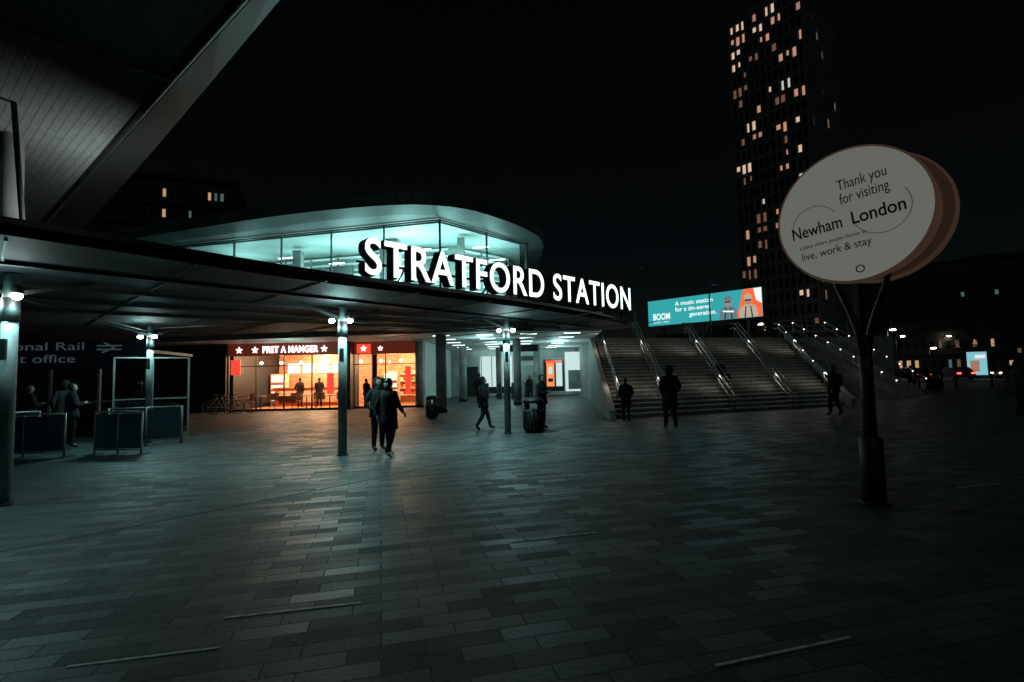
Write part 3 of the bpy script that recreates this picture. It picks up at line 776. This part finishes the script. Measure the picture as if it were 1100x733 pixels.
    for s,n in((1,'L'),(-1,'R')):
        wr=Vector(J['wr'+n]); el=Vector(J['el'+n]); d=(wr-el).normalized()
        if arms=='pocket' : continue
        side=Vector((0,-1,0)) if abs(d.y)<.8 else Vector((1,0,0))
        side=(side-d*side.dot(d)).normalized(); nn2=d.cross(side)
        b.tube([wr-d*.02,wr+d*.04,wr+d*.09],[.026,.038,.034],skin,8,.55)
        inn=nn2*(1 if nn2.x*s<0 else -1)
        for k,(o,L) in enumerate(((-.027,.065),(-.009,.078),(.009,.072),(.027,.056))):
            r0=wr+d*.085-side*o
            b.tube([r0,r0+d*L*.45+inn*.005,r0+d*L*.8+inn*.018,r0+d*L+inn*.032],[.009,.0085,.008,.006],skin,6)
        r0=wr+d*.03+side*.03
        b.tube([r0,r0+side*.025+d*.03,r0+side*.028+d*.06+inn*.01],[.011,.0095,.007],skin,6)
    if phone: b.box((-.02,-.36,1.25),(.07,.012,.14),emis('phone_glow',(.6,.8,1),1.5))
    if bag:
        b.loft([(.0,.2,1.0,.13,.06),(0,.215,1.1,.15,.085),(0,.215,1.3,.145,.085),(0,.2,1.42,.11,.05)],C_tr,12); b.tube([(.1,.12,1.42),(.11,-.09,1.44),(.11,-.15,1.3),(.12,.1,1.05)],.014,C_tr,6); b.tube([(-.1,.12,1.42),(-.11,-.09,1.44),(-.11,-.15,1.3),(-.12,.1,1.05)],.014,C_tr,6)
    k=h/1.74
    b.v=[(v[0]*k,v[1]*k,(v[2]+dz)*k) for v in b.v]
    return b.build(name,None,(x,y,z),R(head))
person(-2.66,11.0,0,150,'step','swing',C_blk,C_tr,1.66,.62,shoe=M_shoeW,longhair=True)
person(-3.15,12.0,0,40,'stand','pocket',C_gry,C_tr,1.68,.8,hood=True)
person(-.92,15.8,0,100,'walk','pocket',C_navy,C_jean,1.62,.75,hood=True)
person(.88,15.9,0,60,'stand','phone',C_blk,C_tr,1.66,.8)
person(3.85,17.6,0,175,'step','pocket',C_blk,C_tr,1.48,.7,bag=True)
person(4.62,15.2,0,185,'step','pocket',C_blk,C_tr,1.84,.55,hood=True)
person(11.35,18.2,0,200,'step','swing',C_blk,C_tr,1.78,.8,bag=True)
person(16.3,16.6,0,80,'step','pocket',C_gry,C_tr,1.78,.7)
person(9.75,24.1,H*6/23+.0,20,'sit','phone',C_blk,C_jean,1.7)
person(17.7,42.5,H-.01,190,'step','swing',C_blk,C_tr,1.75,.7)
person(22.8,44.5,H-.01,20,'step','pocket',C_brn,C_tr,1.72,.7)
for (x,y,hd_,lg,ar,jk) in [(-13.0,13.8,160,'stand','phone',C_blk),(-12.4,14.2,-120,'stand','pocket',C_gry),(-11.75,13.7,140,'stand','phone',C_navy),(-14.0,14.8,150,'stand','pocket',C_brn),(-11.2,15.4,200,'stand','pocket',C_blk)]:
    person(x,y,0,hd_,lg,ar,jk,C_tr,random.uniform(1.6,1.78),.8,hood=random.random()<.5)
for (x,y,hd_,lg,ar,jk) in [(-7.7,27.0,150,'stand','phone',C_blk),(-6.9,27.2,210,'step','swing',C_gry),(-6.6,26.4,30,'stand','pocket',C_blk),(-12.6,30.4,170,'stand','pocket',C_gry),(-11.5,30.5,200,'stand','phone',C_navy),(1.0,30.5,20,'step','swing',C_gry),(-1.9,29,180,'step','pocket',C_blk)]:
    person(x,y,0,hd_,lg,ar,jk,C_tr,random.uniform(1.6,1.78),.82)
for (x,y,hd_) in [(25,31,60),(31,40,200),(36,46,120),(27.6,44,10)]:
    person(x,y,0,hd_,'step','pocket',C_blk,C_tr,1.72,.75)

# ------------------------------------------------------------ street furniture
def litter_bin(x,y,h=1.0,r=.29):
    b=MB()
    b.tube([(0,0,0),(0,0,.06),(0,0,.08),(0,0,h*.66)],[r*.8,r*.8,r,r],M_dark,20)
    b.tube([(0,0,h*.84),(0,0,h*.9),(0,0,h*.97),(0,0,h)],[r*1.05,r*1.05,r*.8,r*.4],M_dark,20)
    for k in range(4):
        t=k*math.pi/2+.6; b.box((r*.9*math.cos(t),r*.9*math.sin(t),h*.75),(.09,.05,h*.22),M_dark,t+math.pi/2)
    for k in range(16):
        t=k*math.pi/8; b.box((r*math.cos(t),r*math.sin(t),h*.37),(.05,.02,h*.5),M_black,t+math.pi/2)
    b.tube([(0,0,h*.6),(0,0,h*.64)],r+.012,M_col,20,cap=False)
    return b.build('litter_bin',None,(x,y,0))
litter_bin(.58,15.0,1.02,.3); litter_bin(28.5,34.6,1.3,.35); litter_bin(-3.25,20.6,.9,.24)
def barrier(x,y,L,rz):
    b=MB(); MP=mat('barrier_panel_blue',(.02,.055,.08),.5,var=.3,vscale=4)
    b.box((0,0,.55),(L,.03,.8),MP)
    b.tube([(-L/2,0,1.0),(L/2,0,1.0)],.022,M_steel,8); b.tube([(-L/2,0,.12),(L/2,0,.12)],.022,M_steel,8)
    for s in(-1,0,1): b.tube([(s*L/2,0,0),(s*L/2,0,1.02)],.025,M_steel,8); b.box((s*L/2,0,.01),(.08,.45,.02),M_dark)
    b.build('pedestrian_barrier',None,(x,y,0),rz)
barrier(-11.3,11.9,1.9,.0); barrier(-9.35,12.2,1.2,-.1); barrier(-9.9,13.9,1.6,.6); barrier(-12.6,12.6,1.5,.9)
tk=empty('ticket_office',(-14.6,16.2,0),R(12))
b=MB()
M_blu=mat('sign_panel_navy',(.012,.018,.03),.5)
b.box((0,0,2.62),(5.5,.18,.95),M_blu); b.box((0,1.8,2.7),(5.5,3.5,.1),M_dark)
b.box((0,3.2,1.3),(5.5,.2,2.6),M_dark)
for x in(-2.7,-1.35,0,1.35,2.7): b.box((x,0,1.07),(.07,.1,2.14),M_steel)
b.box((0,0,.15),(5.5,.1,.3),M_dark); b.box((0,0,1.1),(5.5,.06,.05),M_steel)
b.poly([(-2.7,0,.3),(2.7,0,.3),(2.7,0,2.14),(-2.7,0,2.14)],M_glassd)
b.build('kiosk',tk)
M_tw2=emis('ticket_sign_text',(.5,.75,.78),.06)
text('sign_text','National Rail',M_tw2,tk,(-2.0,-.11,2.75),RX,size=.36,width=2.9,ext=.004); text('sign_text','Ticket office',M_tw2,tk,(-2.0,-.11,2.36),RX,size=.36,width=2.7,ext=.004)
b=MB()
for p in [[(1.3,2.88),(2.0,2.88)],[(1.3,2.76),(2.0,2.76)],[(1.45,2.66),(1.8,2.82),(1.5,2.98)]]:
    for a,c in zip(p[:-1],p[1:]): b.beam((a[0],-.11,a[1]),(c[0],-.11,c[1]),.01,.045,M_tw2)
b.build('rail_emblem',tk)
light('kiosk_light','POINT',(0,1.5,2.3),5,TEAL,tk,.3)
wsn=empty('glass_windscreen',(-10.6,15.1,0),R(35)); b=MB()
for x in(-.9,0,.9): b.box((x,0,1.2),(.05,.05,2.4),M_steel)
for z in(.15,1.2,2.4): b.box((0,0,z),(1.8,.04,.04),M_steel)
b.poly([(-.9,0,.15),(.9,0,.15),(.9,0,2.4),(-.9,0,2.4)],M_glassd); b.build('frame_and_glass',wsn)
def bicycle(x,y,rz):
    b=MB()
    for wx in(-.52,.52):
        pts=[(wx+.33*math.cos(t*math.pi/12),0,.35+.33*math.sin(t*math.pi/12)) for t in range(25)]
        b.tube(pts,.018,M_black,6,cap=False)
        for k in range(8): t=k*math.pi/4; b.tube([(wx,0,.35),(wx+.32*math.cos(t),0,.35+.32*math.sin(t))],.004,M_steel,4)
    F=mat('bike_frame',(.1,.1,.11),.3,.5)
    for p,q in [((-.52,0,.35),(-.05,0,.33)),((-.52,0,.35),(-.15,0,.82)),((-.05,0,.33),(-.18,0,.92)),((-.05,0,.33),(.38,0,.8)),((-.15,0,.82),(.36,0,.87)),((.52,0,.35),(.36,0,.98))]: b.tube([p,q],.018,F,8)
    b.box((-.2,0,.95),(.26,.13,.05),M_black); b.tube([(.36,-.25,1.0),(.36,0,1.02),(.36,.25,1.0)],.015,M_black,6)
    b.build('parked_bicycle',None,(x,y,0),rz)
bicycle(-14.3,25.6,.3); bicycle(-13.9,26.1,.2); bicycle(-14.9,26.2,.9)
def ad_panel(x,y,z,rz,sc2=1.0,col=(.3,.75,.85)):
    e=empty('advertising_panel',(x,y,0),rz); b=MB()
    b.box((0,0,z+1.5*sc2),(2.0*sc2,.3,3.0*sc2),M_dark); b.box((0,-.16,z+1.5*sc2),(1.75*sc2,.02,2.7*sc2),emis('ad_bg',col,.7))
    b.box((-.2*sc2,-.18,z+1.2*sc2),(.8*sc2,.02,1.3*sc2),emis('ad_fig',(.6,.3,.2),.6)); b.box((.3*sc2,-.18,z+2.3*sc2),(.9*sc2,.02,.4*sc2),emis('ad_white',(1,1,1),.8))
    b.box((0,0,z/2),(.5,.2,z+.02),M_dark); b.build('panel',e)
ad_panel(54.3,60,.3,-.6,1.0)
def lamp_post(x,y,z,h,lit,arm=1.0,col=(1,.8,.6)):
    e=empty('street_lamp',(x,y,z),0); b=MB()
    b.tube([(0,0,0),(0,0,1),(0,0,h)],[.09,.07,.045],M_dark,10); b.tube([(0,0,h-.05),(arm*.5,0,h+.12),(arm,0,h+.15)],.03,M_dark,6)
    b.box((arm+.2,0,h+.14),(.5,.2,.09),M_dark)
    if lit: b.box((arm+.2,0,h+.03),(.45,.35,.16),emis('street_lamp_glow'+str(col[2]),col,25))
    b.build('pole',e)
    if lit>70: light('street_light','POINT',(arm+.2,0,h-.3),lit,col,e,.15)
lamp_post(8.35,34.5,H,5.0,0,.3); lamp_post(15.4,39.5,H,4.6,0,.3)
lamp_post(44.8,61,0,6.0,90,.5,(.85,.9,1)); lamp_post(42,85,0,6,60,col=(.85,.9,1)); lamp_post(63,84,0,6.5,90); lamp_post(58,95,0,5,60,col=(1,.8,.6)); lamp_post(80,95,0,7,60); lamp_post(29,62,H,3.5,40); lamp_post(50,90,0,4.5,60,col=(.85,.9,1)); lamp_post(34,75,H,2.5,50); lamp_post(57,70,0,4,50,.4); lamp_post(47,75,0,4,80,.4)
for k in range(9):
    b=MB(); b.tube([(0,0,0),(0,0,.85),(0,0,.95),(0,0,1)],[.08,.08,.07,.02],M_dark,12); b.tube([(0,0,.8),(0,0,.84)],.083,M_steel,12,cap=False); b.build('bollard',None,(24+k*3.2,37.5+k*.5,0))
M_asph=mat('asphalt',(.045,.045,.045),.7,var=.2,vscale=2,bump=.3,bscale=60); M_kerb=mat('kerb_granite',(.25,.25,.24),.7)
b=MB(); b.poly([(31,52,.004),(140,40,.004),(140,56,.004),(31,68,.004)],M_asph); b.build('road')
b=MB(); b.beam((31,51.9,.06),(140,39.9,.06),.2,.12,M_kerb); b.beam((31,68.1,.06),(140,56.1,.06),.2,.12,M_kerb); b.build('road_kerb')
b=MB()
for k in range(16): 
    x=35+k*6; y2=60-(x-31)*.11; b.beam((x,y2,.008),(x+2.5,y2-.275,.008),.12,.004,M_nose)
b.build('road_marking')
def car(x,y,rz,colr):
    e=empty('parked_car',(x,y,0),rz); b=MB(); CP=mat('car_paint_%.2f'%colr[0],colr,.3,.4)
    prof=[(-2.1,.35),(-2.15,.7),(-2.05,.95),(-1.75,1.0),(-1.3,1.42),(.3,1.45),(1.0,1.0),(1.9,.85),(2.1,.65),(2.1,.35)]
    def wdt(z): return .88 if z<=1.0 else .70
    n=len(prof)
    L=[(p[0],wdt(p[1]),p[1]) for p in prof]; Rr=[(p[0],-wdt(p[1]),p[1]) for p in prof]
    for i in range(n):
        j=(i+1)%n; m=M_twg if (prof[i][1]>=.98 and prof[j][1]>=.98 and (prof[i][1]<1.2 or prof[j][1]<1.2)) else CP
        b.poly([L[i],L[j],Rr[j],Rr[i]],m)
    b.poly(L[::-1],CP); b.poly(Rr,CP)
    for s in(1,-1): b.poly([(-1.55,s*.82,1.02),(.85,s*.82,1.02),(.25,s*.72,1.38),(-1.25,s*.72,1.38)],M_twg)
    for wx in(-1.3,1.3):
        for s in(1,-1): b.tube([(wx,s*.70,.33),(wx,s*.9,.33)],.33,M_black,18); b.tube([(wx,s*.9,.33),(wx,s*.91,.33)],.19,M_steel,12)
    for s in(1,-1): b.box((-2.16,s*.65,.78),(.05,.35,.14),emis('tail_light',(1,.03,.02),14)); b.box((2.1,s*.65,.68),(.05,.3,.14),emis('head_light',(1,.95,.8),10))
    b.build('body',e)
car(49.5,57.5,R(75),(.05,.05,.06)); car(57,58,R(170),(.2,.02,.02)); car(66,55,R(-10),(.3,.3,.3)); car(44,56.8,R(80),(.02,.03,.05)); car(61,57.5,R(95),(.06,.03,.05))
M_bark=mat('bark',(.05,.04,.03),.9,bump=.5,bscale=12); M_leaf=mat('dark_foliage',(.03,.04,.022),.8,var=.5,vscale=2)
def tree(x,y,z,h,seed):
    rnd=random.Random(seed); e=empty('street_tree',(x,y,z)); b=MB(); tips=[]
    b.tube([(0,0,0),(.05,.02,h*.2),(.0,.1,h*.42)],[.2,.16,.12],M_bark,10)
    for k in range(11):
        a=k*2.4; z0=h*(.3+.045*k*.6); r=h*rnd.uniform(.18,.32); zt=z0+h*rnd.uniform(.15,.42)
        p1=(r*.45*math.cos(a),r*.45*math.sin(a),z0+(zt-z0)*.5); p2=(r*math.cos(a),r*math.sin(a),zt)
        b.tube([(0,.05,z0),p1,p2],[.07,.045,.015],M_bark,6); tips+= [p1,p2]
    for t in tips:
        for _ in range(75):
            c=Vector(t)+Vector((rnd.gauss(0,1),rnd.gauss(0,1),rnd.gauss(0,.8)))*h*.06
            u=Vector((rnd.uniform(-1,1),rnd.uniform(-1,1),rnd.uniform(-1,1))).normalized()*.13; v=u.cross(Vector((rnd.uniform(-1,1),rnd.uniform(-1,1),1))).normalized()*.08
            b.poly([c-u,c-v,c+u,c+v],M_leaf)
    b.build('trunk_and_crown',e)
for i,(x,y,z,h) in enumerate([(26,58,H,6),(32,66,0,10),(37,72,0,9),(24,52,H,5),(70,78,0,9),(88,80,0,10)]): tree(x,y,z,h,i)
